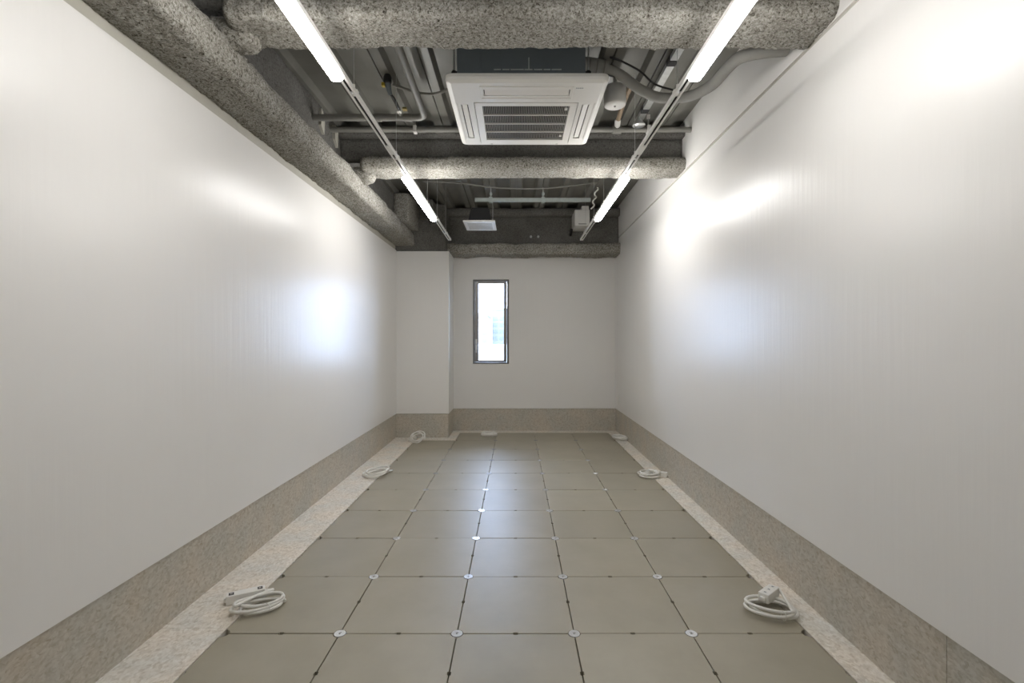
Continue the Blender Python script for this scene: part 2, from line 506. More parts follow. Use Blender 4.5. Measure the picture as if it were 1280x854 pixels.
# strand board strips between tiles and walls
def strip(x0, x1, y0, y1):
    MB().box(x0, x1, y0, y1, -0.05, -0.0005, 0.0008).build('edge_board', M['board'], floor)
ys = [YR, 0.30, 2.12, 3.94, 5.76, 6.262]
for a, b in zip(ys, ys[1:]): strip(XL - 0.02, -1.2535, a + 0.0006, b - 0.0006)
ys = [YR, -0.25, 1.57, 3.39, 5.21, YB]
for a, b in zip(ys, ys[1:]): strip(1.2535, XR + 0.02, a + 0.0006, b - 0.0006)
strip(-1.2520, -0.7535, 6.0855, 6.262)
strip(-0.86, -0.7535, 6.263, YB)
strip(-0.7525, 1.2525, 6.5855, YB)

# ------------------------------------------------------------------ WALLS AND BASEBOARDS
def wall(name, mb, label):
    return tag(mb.build(name, M['wall']), label, 'wall', kind='structure')
BB = 0.305                          # height of the baseboard
wall('wall_left', MB().box(XL - 0.05, XL, YR, 6.262, BB, ZT), 'long satin white wall below the sprayed longitudinal beam')
wall('wall_right', MB().box(XR, XR + 0.05, YR, YB + 0.05, BB, 2.617)
     .box(XR, XR + 0.05, YR, YB + 0.05, 2.637, DECK + 0.06), 'long satin white wall with the socket plate and a seam near the ceiling')
tag(MB().box(XR + 0.012, XR + 0.05, YR, YB + 0.05, 2.6175, 2.6365).build('trim_2', M['trim']), 'recessed dark joint line high on the right wall', 'trim', kind='structure')
# pillar in the far left corner
wall('wall_pillar', MB().box(XL - 0.05, -0.857, 6.262, 6.75, BB, 2.392, 0.0015), 'boxed white pillar in the far corner left of the window')
# far wall with the window opening
WX0, WX1, WZ0, WZ1 = -0.592, -0.092, 0.922, 2.090
mb = MB()
mb.box(-0.857, WX0, YB, YB + 0.16, BB, 2.50).box(WX1, XR + 0.05, YB, YB + 0.16, BB, 2.50)
mb.box(WX0, WX1, YB, YB + 0.16, BB, WZ0).box(WX0, WX1, YB, YB + 0.16, WZ1, 2.50)
wall('wall_far', mb, 'white end wall around the narrow window')
wall('wall_rear', MB().box(XL - 0.05, XR + 0.05, YR - 0.05, YR, BB, DECK + 0.06), 'white end wall behind the viewpoint')
# solid building shell behind boards, so that no daylight leaks in
shell = MB()
shell.box(XL - 0.25, XL - 0.06, YR - 0.1, YB + 0.3, -0.2, DECK + 0.2)
shell.box(XR + 0.055, XR + 0.25, YR - 0.1, YB + 0.3, -0.2, DECK + 0.2)
shell.box(XL - 0.25, WX0 - 0.02, YB + 0.165, YB + 0.30, -0.2, DECK + 0.2).box(WX1 + 0.02, XR + 0.25, YB + 0.165, YB + 0.30, -0.2, DECK + 0.2)
shell.box(WX0 - 0.02, WX1 + 0.02, YB + 0.165, YB + 0.30, -0.2, WZ0 - 0.02).box(WX0 - 0.02, WX1 + 0.02, YB + 0.165, YB + 0.30, WZ1 + 0.02, DECK + 0.2)
shell.box(XL - 0.25, XR + 0.25, YR - 0.25, YR - 0.06, -0.2, DECK + 0.2)
tag(shell.build('wall_shell', M['slab']), 'grey concrete shell around the boarded room', 'wall', kind='structure')

REC = 0.007                         # the baseboards sit slightly behind the painted boards
def baseboard(name, label, pieces):
    e = empty(name); tag(e, label, 'baseboard', kind='structure')
    for (x0, x1, y0, y1) in pieces:
        MB().box(x0, x1, y0, y1, -0.04, BB - 0.004, 0.001).build('board', M['board_base'], e)
def runs(lo, hi, seams):
    s = [lo] + [q for q in seams if lo < q < hi] + [hi]
    return [(a + 0.0008, b - 0.0008) for a, b in zip(s, s[1:])]
baseboard('baseboard_left', 'strand board skirting along the wall under the longitudinal beam',
          [(XL - 0.03, XL - REC, a, b) for a, b in runs(YR, 6.262 + REC, [-0.6, 1.22, 3.04, 4.86])])
baseboard('baseboard_right', 'strand board skirting along the wall with the socket plate',
          [(XR + REC, XR + 0.03, a, b) for a, b in runs(YR, YB + REC, [-0.25, 1.57, 3.39, 5.21])])
baseboard('baseboard_pillar', 'strand board skirting wrapped around the corner pillar',
          [(XL - REC, -0.857 - REC, 6.262 + REC, 6.30), (-0.88 - REC, -0.857 - REC, 6.301, YB + REC)])
baseboard('baseboard_far', 'strand board skirting under the window wall',
          [(-0.857 - REC, 0.30, YB + REC, YB + 0.03), (0.3016, XR + REC, YB + REC, YB + 0.03)])
baseboard('baseboard_rear', 'strand board skirting behind the viewpoint', [(XL - REC, XR + REC, YR - 0.03, YR - REC)])
# filler strip above the left wall
tag(MB().box(XL - 0.05, XL - 0.012, YR, 6.262, ZT + 0.0005, 2.475).build('trim_1', M['trim']),
    'narrow beige filler strip between wall top and sprayed beam', 'trim', kind='structure')

# ------------------------------------------------------------------ CEILING: steel deck panels
ceil = MB().box(XL - 0.05, XR + 0.05, YR, YB + 0.16, DECK + 0.062, DECK + 0.2).build('ceiling', M['slab'])
tag(ceil, 'ribbed galvanised steel deck ceiling above the sprayed beams', 'ceiling', kind='structure')
PITCH = 0.30
def deck_panel_mesh():
    w = PITCH / 2
    prof = [(-w + 0.004, 0.030), (-w + 0.004, 0.0), (-w + 0.062, 0.0), (-w + 0.080, 0.050), (w - 0.080, 0.050), (w - 0.062, 0.0), (w - 0.004, 0.0), (w - 0.004, 0.030)]
    top = [(x, z + 0.004 if 0.02 < z < 0.04 else z + 0.0035) for x, z in prof]
    top[0] = (-w, 0.030); top[-1] = (w, 0.030)
    m = MB()
    mid = [(-w + 0.0055, 0.0315)] + [(x + (0.0015 if x < 0 else -0.0015), z + 0.0015) for x, z in prof[1:-1]] + [(w - 0.0055, 0.0315)]
    poly = prof + mid[::-1]
    m.prism(poly, 'y', YR, YB + 0.1)
    return m.mesh('deck_panel', M['deck'])
dme = deck_panel_mesh()
for k in range(10):                 # joints fall at -1.49, -1.19 ... along the width
    link('deck_panel', dme, ceil, (-1.342 + PITCH * k, 0, DECK))
link('deck_panel', dme, ceil, (-1.642, 0, DECK))

# ------------------------------------------------------------------ SPRAYED STEEL FRAME
def near_far(a, mid, b, s1, s2):
    return span(a, mid, s1)[:-1] + span(mid, b, s2)
lb = empty('ceiling_beam', (-1.43, 2.0, 2.45))
tag(lb, 'long sprayed longitudinal beam running along the top of the wall', 'beam', kind='structure')
spray_sweep('flange', [(-1.57, 2.462), (-1.300, 2.462), (-1.298, 2.60), (-1.345, 2.655), (-1.44, 2.665), (-1.57, 2.665)], 'y',
            span(YR, 0.6, 0.05)[:-1] + span(0.6, 3.6, 0.010)[:-1] + span(3.6, 6.30, 0.018), M['spray'], lb, 0.035, 0.010, 0.012, 0.007, 3.1)
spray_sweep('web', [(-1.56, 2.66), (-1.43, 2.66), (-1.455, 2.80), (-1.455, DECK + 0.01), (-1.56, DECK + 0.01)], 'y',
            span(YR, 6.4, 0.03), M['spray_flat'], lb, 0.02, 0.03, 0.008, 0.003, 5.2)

for (y_, z0_, z1_) in ((3.62, 2.79, 2.965), (3.90, 2.80, 2.965)):
    MB().prism([(y_ - .025, z0_ + .05), (y_ + .035, z0_), (y_ + .045, z1_ - .04), (y_ - .015, z1_)], 'x', -1.47, -1.432).build('plaster_patch', M['trim'], lb)

def cross_beam(y0, y1, label, seed, st, amp):
    e = empty('ceiling_beam', (0, (y0 + y1) / 2, 2.63)); tag(e, label, 'beam', kind='structure')
    ym = (y0 + y1) / 2
    spray_sweep('flange', [(y0, 2.640), (y1, 2.637), (y1, 2.73), (ym + .07, 2.76), (ym - .07, 2.76), (y0, 2.73)], 'x',
                span(-1.285, XR + 0.004, st), M['spray'], e, 0.045, st, amp, amp * 0.6, seed, (0.05, 0))
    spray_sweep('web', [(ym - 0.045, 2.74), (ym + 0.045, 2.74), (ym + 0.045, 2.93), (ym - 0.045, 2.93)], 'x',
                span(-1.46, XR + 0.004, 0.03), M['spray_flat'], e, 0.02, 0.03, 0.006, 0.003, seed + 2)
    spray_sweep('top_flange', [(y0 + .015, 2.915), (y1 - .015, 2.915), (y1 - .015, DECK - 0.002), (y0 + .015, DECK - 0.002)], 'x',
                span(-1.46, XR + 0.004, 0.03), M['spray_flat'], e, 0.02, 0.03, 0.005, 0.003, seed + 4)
    spray_sweep('haunch', [(ym - .02, 2.60), (y1 - .01, 2.60), (y1 - .01, 2.71), (ym - .02, 2.71)], 'x',
                span(-1.40, -1.19, 0.012), M['spray'], e, 0.04, 0.012, 0.02, 0.008, seed + 6, (0.03, 0.06))
    return e
cross_beam(2.085, 2.345, 'thick sprayed cross beam nearest the viewer at the top edge', 1.3, 0.010, 0.011)
cross_beam(3.955, 4.215, 'sprayed cross beam just beyond the air conditioner', 7.7, 0.014, 0.009)
fb = empty('ceiling_beam', (0.2, 6.58, 2.38)); tag(fb, 'sprayed beam above the window wall at the far end', 'beam', kind='structure')
spray_sweep('flange', [(6.43, 2.385), (6.74, 2.385), (6.74, 2.53), (6.43, 2.53)], 'x', span(-0.95, XR + 0.004, 0.02), M['spray'], fb, 0.035, 0.02, 0.016, 0.006, 11.3)
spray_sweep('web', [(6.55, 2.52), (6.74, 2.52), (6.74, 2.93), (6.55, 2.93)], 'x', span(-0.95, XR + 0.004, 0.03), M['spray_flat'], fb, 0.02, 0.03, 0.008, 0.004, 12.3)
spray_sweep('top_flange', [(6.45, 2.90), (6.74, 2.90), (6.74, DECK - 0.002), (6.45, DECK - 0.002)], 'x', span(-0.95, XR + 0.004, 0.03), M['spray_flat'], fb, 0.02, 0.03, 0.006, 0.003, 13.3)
for i in (0, 1):
    xb = 0.205 + 0.098 * i
    MB().tube([(xb, 6.57, 2.635), (xb, 6.525, 2.635)], 0.016, 8).build('bolt', M['galv'], fb)
scn = empty('steel_column', (-1.15, 6.45, 2.40)); tag(scn, 'sprayed steel column head above the white pillar', 'column', kind='structure')
spray_sweep('shaft', [(-1.58, 6.28), (-0.90, 6.28), (-0.90, 6.73), (-1.58, 6.73)], 'z', span(2.396, DECK - 0.002, 0.02), M['spray_flat'], scn, 0.03, 0.02, 0.010, 0.005, 21.0)
spray_sweep('bracket', [(-1.45, 5.80), (-1.27, 5.80), (-1.25, 6.33), (-1.45, 6.33)], 'z', span(2.66, DECK - 0.002, 0.02), M['spray'], scn, 0.03, 0.02, 0.010, 0.005, 23.0)
spray_sweep('stiffener', [(-1.10, 6.05), (-1.03, 6.05), (-1.03, 6.33), (-1.10, 6.33)], 'z', span(2.75, DECK - 0.002, 0.03), M['spray_flat'], scn, 0.02, 0.02, 0.006, 0.003, 24.0)

# ------------------------------------------------------------------ WINDOW
win = empty('window_1', ((WX0 + WX1) / 2, YB, WZ0))
tag(win, 'narrow casement window with grey aluminium frame in the end wall', 'window', kind='structure')
fy0, fy1 = YB + 0.045, YB + 0.115
mb = MB()
mb.box(WX0, WX0 + 0.024, fy0, fy1, WZ0, WZ1, 0.002).box(WX1 - 0.030, WX1, fy0, fy1, WZ0, WZ1, 0.002)
mb.box(WX0 + 0.024, WX1 - 0.030, fy0, fy1, WZ1 - 0.022, WZ1, 0.002).box(WX0 + 0.024, WX1 - 0.030, fy0, fy1, WZ0, WZ0 + 0.018, 0.002)
mb.build('window_frame', M['alu_dark'], win)
sash = MB()
sx0, sx1, sz0, sz1 = WX0 + 0.026, WX1 - 0.032, WZ0 + 0.020, WZ1 - 0.024
sy0, sy1 = fy0 + 0.012, fy0 + 0.052
sash.box(sx0, sx0 + 0.050, sy0, sy1, sz0, sz1, 0.003).box(sx1 - 0.042, sx1, sy0, sy1, sz0, sz1, 0.003)
sash.box(sx0 + 0.050, sx1 - 0.042, sy0, sy1, sz1 - 0.03, sz1, 0.003).box(sx0 + 0.050, sx1 - 0.042, sy0, sy1, sz0, sz0 + 0.03, 0.003)
sash.build('sash', M['alu'], win)
MB().box(sx0 + 0.046, sx1 - 0.038, sy0 + 0.016, sy0 + 0.022, sz0 + 0.026, sz1 - 0.026).build('pane', M['glass'], win)
MB().box(WX0 - 0.004, WX1 + 0.004, YB - 0.006, YB + 0.05, WZ0 - 0.012, WZ0 + 0.0, 0.002).build('window_sill', M['white_metal'], win)
h = MB()
h.box(sx0 + 0.008, sx0 + 0.032, sy0 - 0.014, sy0, 1.115, 1.265, 0.003)
h.box(sx0 + 0.012, sx0 + 0.030, sy0 - 0.045, sy0 - 0.012, 1.180, 1.205, 0.003, 1)
h.box(sx0 + 0.014, sx0 + 0.028, sy0 - 0.050, sy0 - 0.036, 1.075, 1.205, 0.003, 0)
h.build('window_handle', [M['white_metal'], M['black']], win)
MB().box(sx1 + 0.004, sx1 + 0.018, fy0 - 0.014, fy0 + 0.012, 1.72, 2.03, 0.003).build('stay_arm', M['white_metal'], win)

# ------------------------------------------------------------------ OUTSIDE
def building(name, label, x0, x1, y0, y1, z0, z1, mat, nb, cols):
    e = empty(name, ((x0 + x1) / 2, (y0 + y1) / 2, z0)); tag(e, label, 'building')
    MB().box(x0, x1, y0, y1, z0, z1, 0.05).build('facade', mat, e)
    MB().box(x0 - 0.1, x1 + 0.1, y0 - 0.1, y1 + 0.1, z1, z1 + 0.35).build('parapet', mat, e)
    for i in range(nb):
        zc = z1 - 1.4 - i * 1.15
        for j in range(cols):
            w = (x1 - x0) / cols
            MB().box(x0 + w * (j + .15), x0 + w * (j + .85), y0 - 0.06, y0 + 0.02, zc - 0.32, zc + 0.32).build('window', M['ext_win'], e)
    return e
building('office_tower', 'pale blue tower seen through the window on the right', -4.1, 3.0, 85, 95, -40, 6.4, M['ext_blue'], 7, 6)
building('apartment_block', 'lower white block left of the pale blue tower outside', -9.5, -4.25, 74, 84, -40, 4.9, M['ext_pale'], 5, 5)
rf = empty('low_building', (-4, 45, -30)); tag(rf, 'flat white roof in the foreground outside the window', 'building')
MB().box(-14, 8, 38, 58, -30, 0.55).build('wall', M['ext_roof'], rf)
MB().box(-14.1, 8.1, 37.9, 58.1, 0.55, 0.75).build('parapet', M['ext_roof'], rf)
gnd = MB().box(-300, 300, 20, 500, -41, -40).build('ground', M['slab'])
tag(gnd, 'distant city ground far below the window', 'ground', kind='structure')

# ------------------------------------------------------------------ LIGHTING TRACKS AND LAMPS
TZ = EYE + 1.200                    # underside of the track
TXs = 0.795
def track(x, side):
    e = empty('lighting_track', (x, 2.0, TZ))
    tag(e, 'white slotted lighting track hung on wires on the %s of the air conditioner' % side, 'track', 'lighting tracks')
    y0, y1 = -0.60, 5.87
    prof = [(-.0175, 0.0), (-.0065, 0.0), (-.0065, 0.003), (-.0145, 0.003), (-.0145, 0.019), (.0145, 0.019), (.0145, 0.003), (.0065, 0.003), (.0065, 0.0), (.0175, 0.0), (.0175, 0.022), (-.0175, 0.022)]
    MB().prism([(x + a, TZ + b) for a, b in prof], 'y', y0, y1).build('rail', M['white_metal'], e)
    MB().box(x - .0145, x + .0145, y0 + 0.002, y1 - 0.002, TZ + .016, TZ + .0188).build('conductor_strip', M['ac_dark'], e)
    MB().box(x - .019, x + .019, y1, y1 + 0.02, TZ - 0.001, TZ + 0.023, 0.002).build('end_cap', M['white_metal'], e)
    for yy in (-0.3, 0.75, 2.40, 3.25, 4.40, 4.95, 5.55):
        c = MB().box(x - .021, x + .021, yy - .014, yy + .014, TZ + 0.004, TZ + 0.027, 0.002).cyl((x, yy, TZ + .027), .006, .03, 8)
        cl = c.build('hanger_clip', M['white_metal'], e)
        MB().tube([(x, yy, TZ + .05), (x, yy, DECK + 0.02)], 0.0016, 6).build('wire', M['galv'], cl)
    # joint piece between two rail lengths
    MB().box(x - .0185, x + .0185, 3.02, 3.16, TZ - 0.0015, TZ + 0.006, 0.001).build('joint', M['white_metal'], e)
    return e
track(-TXs, 'left'); track(TXs, 'right')

def lamp(x, ya, yb, label, mat):
    e = empty('linear_lamp', (x, (ya + yb) / 2, TZ - 0.05)); tag(e, label, 'lamp', 'linear lamps on the tracks')
    MB().box(x - 0.012, x + 0.012, ya + 0.01, yb - 0.01, TZ - 0.018, TZ - 0.001, 0.002).build('housing', M['white_metal'], e)
    z1 = TZ - 0.018; z0 = TZ - 0.050
    prof = round_poly([(-0.028, z0), (0.028, z0), (0.028, z1), (-0.028, z1)], 0.012, 0.02)
    MB().prism([(x + p.x, p.y) for p in prof], 'y', ya, yb).build('diffuser', mat, e)
    for yy in (ya + 0.06, yb - 0.06):
        MB().box(x - .012, x + .012, yy - .03, yy + .03, TZ - 0.0175, TZ - 0.0004, 0.002).build('adapter', M['white_metal'], e)
for s, x in (('left', -TXs), ('right', TXs)):
    lamp(x, 0.97, 2.17, 'nearest glowing linear lamp under the %s track, cut by the top edge' % s, M['lamp_near'])
    lamp(x, 3.53, 4.73, 'farther glowing linear lamp under the %s track' % s, M['lamp_far'])

# ------------------------------------------------------------------ AIR CONDITIONER
ac = empty('ceiling_air_conditioner', (0.066, 3.255, 2.735))
tag(ac, 'white ceiling cassette air conditioner with square grille between the beams', 'air conditioner')
AX0, AX1, AY0, AY1, AZ = -0.408, 0.540, 2.785, 3.735, 2.735
def rrect(x0, x1, y0, y1, r, z, k=7):
    out = []
    for (cx, cy, a) in ((x1 - r, y1 - r, 0), (x0 + r, y1 - r, math.pi / 2), (x0 + r, y0 + r, math.pi), (x1 - r, y0 + r, 1.5 * math.pi)):
        for i in range(k):
            t = a + math.pi / 2 * i / (k - 1)
            out.append((cx + r * math.cos(t), cy + r * math.sin(t), z))
    return out
rings = [rrect(AX0 + .02, AX1 - .02, AY0 + .02, AY1 - .02, .035, AZ + .045), rrect(AX0, AX1, AY0, AY1, .045, AZ + .040),
         rrect(AX0, AX1, AY0, AY1, .045, AZ + .022), rrect(AX0 + .006, AX1 - .006, AY0 + .006, AY1 - .006, .042, AZ + .009), rrect(AX0 + .032, AX1 - .032, AY0 + .032, AY1 - .032, .004, AZ)]
mb = MB(); n = len(rings[0])
vs = [p for r in rings for p in r]
fs = [(i * n + k, i * n + (k + 1) % n, (i + 1) * n + (k + 1) % n, (i + 1) * n + k) for i in range(4) for k in range(n)]
fs.append(tuple(range(n)))
mb.add(vs, fs, 0, False)
# flat face with openings for the flaps and the intake
holes = {'front': (-0.192, 0.326, 2.890, 2.965), 'left': (-0.345, -0.300, 3.075, 3.585), 'right': (0.420, 0.465, 3.075, 3.585), 'grille': (-0.262, 0.394, 3.045, 3.672)}
xs = sorted({AX0 + .032, AX1 - .032} | {h_[0] for h_ in holes.values()} | {h_[1] for h_ in holes.values()})
ys = sorted({AY0 + .032, AY1 - .032} | {h_[2] for h_ in holes.values()} | {h_[3] for h_ in holes.values()})
for i in range(len(xs) - 1):
    for j in range(len(ys) - 1):
        mx_, my_ = (xs[i] + xs[i + 1]) / 2, (ys[j] + ys[j + 1]) / 2
        if any(a < mx_ < b and c < my_ < d for a, b, c, d in holes.values()): continue
        mb.box(xs[i], xs[i + 1], ys[j], ys[j + 1], AZ, AZ + 0.012)
panel = mb.build('panel', M['ac_white'], ac)
for k_, (a, b, c, d) in holes.items():
    if k_ != 'grille': MB().box(a - .002, b + .002, c - .002, d + .002, AZ + 0.014, AZ + 0.018).build('air_slot', M['ac_dark'], ac)
def flap(x0, x1, y0, y1, tiltx=0.0, tilty=0.0):
    cx, cy = (x0 + x1) / 2, (y0 + y1) / 2
    m = Matrix.Translation((cx, cy, AZ + 0.006)) @ Matrix.Rotation(tiltx, 4, 'X') @ Matrix.Rotation(tilty, 4, 'Y')
    f = MB().box(-(x1 - x0) / 2 + .006, (x1 - x0) / 2 - .006, -(y1 - y0) / 2 + .006, (y1 - y0) / 2 - .007, -0.003, 0.003, 0.0015, 0, m)
    f.build('air_flap', M['ac_white'], ac)
flap(-0.192, 0.326, 2.890, 2.965, -0.10)
flap(-0.345, -0.300, 3.075, 3.585, 0, 0.12)
flap(0.420, 0.465, 3.075, 3.585, 0, -0.12)
# raised moulding around the flaps
def frame(x0, x1, y0, y1, w, z0, z1, name, mat, parent=ac):
    f = MB()
    f.box(x0, x1, y0, y0 + w, z0, z1, .0012).box(x0, x1, y1 - w, y1, z0, z1, .0012)
    f.box(x0, x0 + w, y0 + w, y1 - w, z0, z1, .0012).box(x1 - w, x1, y0 + w, y1 - w, z0, z1, .0012)
    return f.build(name, mat, parent)
frame(-0.212, 0.344, 2.855, 2.998, 0.007, AZ - 0.004, AZ + 0.004, 'moulding', M['ac_white'])
for a, b in ((-0.372, -0.365), (0.494, 0.501)):
    MB().box(a, b, 3.06, 3.60, AZ - 0.004, AZ + 0.004, .0015).build('moulding', M['ac_white'], ac)
# intake grille
gx0, gx1, gy0, gy1 = -0.212, 0.344, 3.090, 3.612
g = empty('intake_grille', (0, 0, 0)); g.parent = ac; g.location = -Vector(ac.location)
frm = MB()
frm.box(-0.258, 0.390, 3.049, gy0, AZ - 0.003, AZ + 0.012, .002).box(-0.258, 0.390, gy1, 3.668, AZ - 0.003, AZ + 0.012, .002)
frm.box(-0.258, gx0, gy0, gy1, AZ - 0.003, AZ + 0.012, .002).box(gx1, 0.390, gy0, gy1, AZ - 0.003, AZ + 0.012, .002)
frm.build('grille_frame', M['ac_white'], g)
MB().box(-0.262, 0.394, 3.045, 3.672, AZ + 0.034, AZ + 0.038).build('filter_backing', M['ac_dark'], g)
for k in (1, 2, 3):
    yy = gy0 + (gy1 - gy0) * k / 4
    MB().box(gx0, gx1, yy - 0.003, yy + 0.003, AZ - 0.002, AZ + 0.008, .001).build('cross_rib', M['ac_white'], g)
sl = MB().box(-0.0013, 0.0013, gy0, gy1, AZ + 0.001, AZ + 0.012).mesh('grille_slat', M['slat'])
N = 48
for k in range(N):
    xx = gx0 + (gx1 - gx0) * (k + .5) / N
    link('grille_slat', sl, g, (xx, 0, 0))
for yy in (3.135, 3.545):
    MB().box(gx1 - 0.028, gx1 - 0.012, yy - 0.012, yy + 0.012, AZ - 0.003, AZ + 0.006, .001).build('latch', M['ac_white'], g)
for xx in (-0.18, 0.31):
    MB().box(xx - 0.008, xx + 0.008, 3.684, 3.694, AZ - 0.002, AZ + 0.003, .001).build('screw_cap', M['hose'], ac)
# casing
cs = MB().box(-0.345, 0.412, 2.875, 3.645, AZ + 0.045, 2.985, 0.004).build('casing', M['ac_body'], ac)
for a, b in ((-0.345, -0.205), ):
    MB().box(a, b, 2.868, 2.876, AZ + 0.050, 2.98, .001).build('cover_plate', M['ac_body'], ac)
for k, (a, b) in enumerate(((-0.128, -0.086), (-0.078, -0.036), (-0.030, 0.048), (0.052, 0.100), (0.108, 0.158), (0.165, 0.205), (0.212, 0.270))):
    MB().box(a, b, 2.8715, 2.8755, 2.842, 2.848).build('slot_edge', M['galv_green'], cs)
MB().box(0.075, 0.081, 2.8715, 2.8755, 2.848, 2.915).build('slot_edge', M['galv_green'], cs)
for sx, yy in ((-1, 2.95), (1, 2.95), (-1, 3.57), (1, 3.57)):
    xx = -0.372 if sx < 0 else 0.440
    MB().box(min(xx, xx - sx * .03) - .012, max(xx, xx - sx * .03) + .012, yy - .03, yy + .03, 2.845, 2.862, .002).build('hanger_bracket', M['black'], ac)
    MB().tube([(xx, yy, 2.80), (xx, yy, DECK + .02)], .005, 8).build('hanger_rod', M['galv'], ac)
    MB().cyl((xx, yy, 2.828), .013, .014, 6).cyl((xx, yy, 2.864), .013, .014, 6).build('nut', M['black'], ac)
# maker's mark, too small to read in the picture: a row of six tiny grey strokes
mk = MB()
for k in range(6):
    a = 0.356 + 0.0075 * k
    mk.box(a, a + 0.0052, 2.868, 2.877, AZ - 0.0006, AZ + 0.001)
mk.build('maker_mark', M['ac_body'], ac)

# insulated pipe elbow and hose on the right of the unit
hs = empty('insulated_hose', (0.62, 3.05, 2.93)); tag(hs, 'grey insulated flexible hose curving from the air conditioner toward the wall', 'hose')
P = smooth_path([(0.50, 3.05, 2.955), (0.60, 3.05, 2.935), (0.67, 3.06, 2.905), (0.79, 3.10, 2.845), (0.93, 3.14, 2.812), (1.07, 3.02, 2.760), (1.125, 2.80, 2.715), (1.120, 2.58, 2.690), (1.145, 2.48, 2.690), (1.25, 2.45, 2.700), (1.36, 2.45, 2.71)], 8)
MB().tube(P, 0.031, 14).build('hose_body', M['hose'], hs)
sleeve = MB()
sleeve.tube([(0.415, 3.05, 2.965), (0.47, 3.05, 2.962), (0.53, 3.05, 2.953), (0.575, 3.05, 2.944)], [0.052, 0.052, 0.050, 0.044], 16)
sl_ = sleeve.build('sleeve', M['hose'], hs)
for a in (0.455, 0.50, 0.545):
    MB().tube([(a, 3.05, 2.963 - (a - .41) * .12), (a + .008, 3.05, 2.962 - (a - .41) * .12)], 0.0535, 16).build('band', M['pipe'], sl_)
ccb = smooth_path([(0.58, 3.0, 2.99), (0.66, 3.02, 2.975), (0.78, 3.05, 2.93), (0.88, 3.1, 2.88), (1.0, 3.1, 2.84)], 6)
tag(MB().tube(ccb, .006, 8).build('black_cable', M['black']), 'thin black cable lying over the insulated hose', 'cable')
ccb = smooth_path([(0.56, 3.02, 2.895), (0.66, 3.08, 2.90), (0.78, 3.2, 2.935), (0.90, 3.3, 2.955)], 6)
tag(MB().tube(ccb, .005, 8).build('black_cable', M['black']), 'thin black cable crossing below the insulated hose to the channel', 'cable')

# round white detector with its mounting
dt = empty('smoke_detector', (0.655, 3.22, 2.795)); tag(dt, 'white drum shaped detector beside the air conditioner', 'detector')
MB().lathe((0.655, 3.22, 2.795), [(0, 0), (0.062, 0.0), (0.070, 0.006), (0.072, 0.018), (0.072, 0.118), (0.066, 0.125), (0, 0.125)], 28).build('drum', M['white_metal'], dt)
MB().lathe((0.655, 3.22, 2.7935), [(0, -.004), (0.006, -.004), (0.008, 0.002)], 12).build('indicator', M['hose'], dt)
MB().tube([(0.655, 3.22, 2.92), (0.655, 3.22, DECK + .02)], 0.011, 10).build('stem', M['galv'], dt)

# ------------------------------------------------------------------ PIPES
def elbow(p, q, r_, n=6):
    return None
pa = empty('service_pipe', (-0.9, 3.5, 2.88)); tag(pa, 'grey pipe that comes along the deck and turns left at an elbow', 'pipe')
PX, PY, PZ = -0.648, 3.50, EYE + 1.595
path = [(PX, 2.10, PZ + 0.04), (PX, 2.8, PZ + 0.02), (PX, PY - 0.06, PZ)] + [(PX - 0.06 * (1 - math.cos(a)), PY - 0.06 + 0.06 * math.sin(a), PZ) for a in (0.3, 0.6, 0.9, 1.2, math.pi / 2)] + [(-1.0, PY, PZ), (-1.45, PY, PZ)]
MB().tube(path, 0.0235, 14).build('pipe_run', M['pipe'], pa)
MB().tube([(-0.74, PY, PZ), (-0.80, PY, PZ)], 0.028, 14).build('coupling', M['pipe'], pa)
MB().tube([(-0.955, PY, PZ), (-0.995, PY, PZ)], 0.028, 14).build('coupling', M['pipe'], pa)
pb = empty('service_pipe', (0, 3.80, 2.9)); tag(pb, 'long straight grey pipe crossing in front of the middle beam web', 'pipe')
QY, QZ = 3.84, EYE + 1.655
MB().tube([(-1.46, QY, QZ), (XR + .01, QY, QZ)], 0.0205, 14).build('pipe_run', M['pipe'], pb)
for a in (-0.735, -0.60):
    MB().tube([(a - .03, QY, QZ), (a + .03, QY, QZ)], 0.0245, 14).build('coupling', M['pipe'], pb)
for a in (-0.79, 1.045):
    c = MB().box(a - .014, a + .014, QY - .027, QY + .027, QZ - .027, QZ + .027, .004)
    cl = c.build('pipe_clamp', M['white_metal'], pb)
    MB().tube([(a, QY, QZ + .027), (a, QY, DECK + .02)], .005, 8).build('clamp_rod', M['galv'], cl)
    MB().box(a - .012, a + .012, QY - .012, QY + .012, QZ + .085, QZ + .115, .002).build('clamp_nut', M['white_metal'], cl)
tee = MB().tube([(0.795 - .035, QY, QZ), (0.795 + .035, QY, QZ)], 0.032, 14).build('tee', M['pipe'], pb)
MB().tube([(0.795, QY - .01, QZ + .01), (0.795, QY - .05, QZ + .055)], 0.024, 12).build('stub', M['white_metal'], tee)
MB().tube([(0.795, QY - .05, QZ + .05), (0.80, QY - .20, QZ + .10), (0.80, QY - .45, QZ + .11)], 0.018, 12).build('branch', M['copper'], tee)
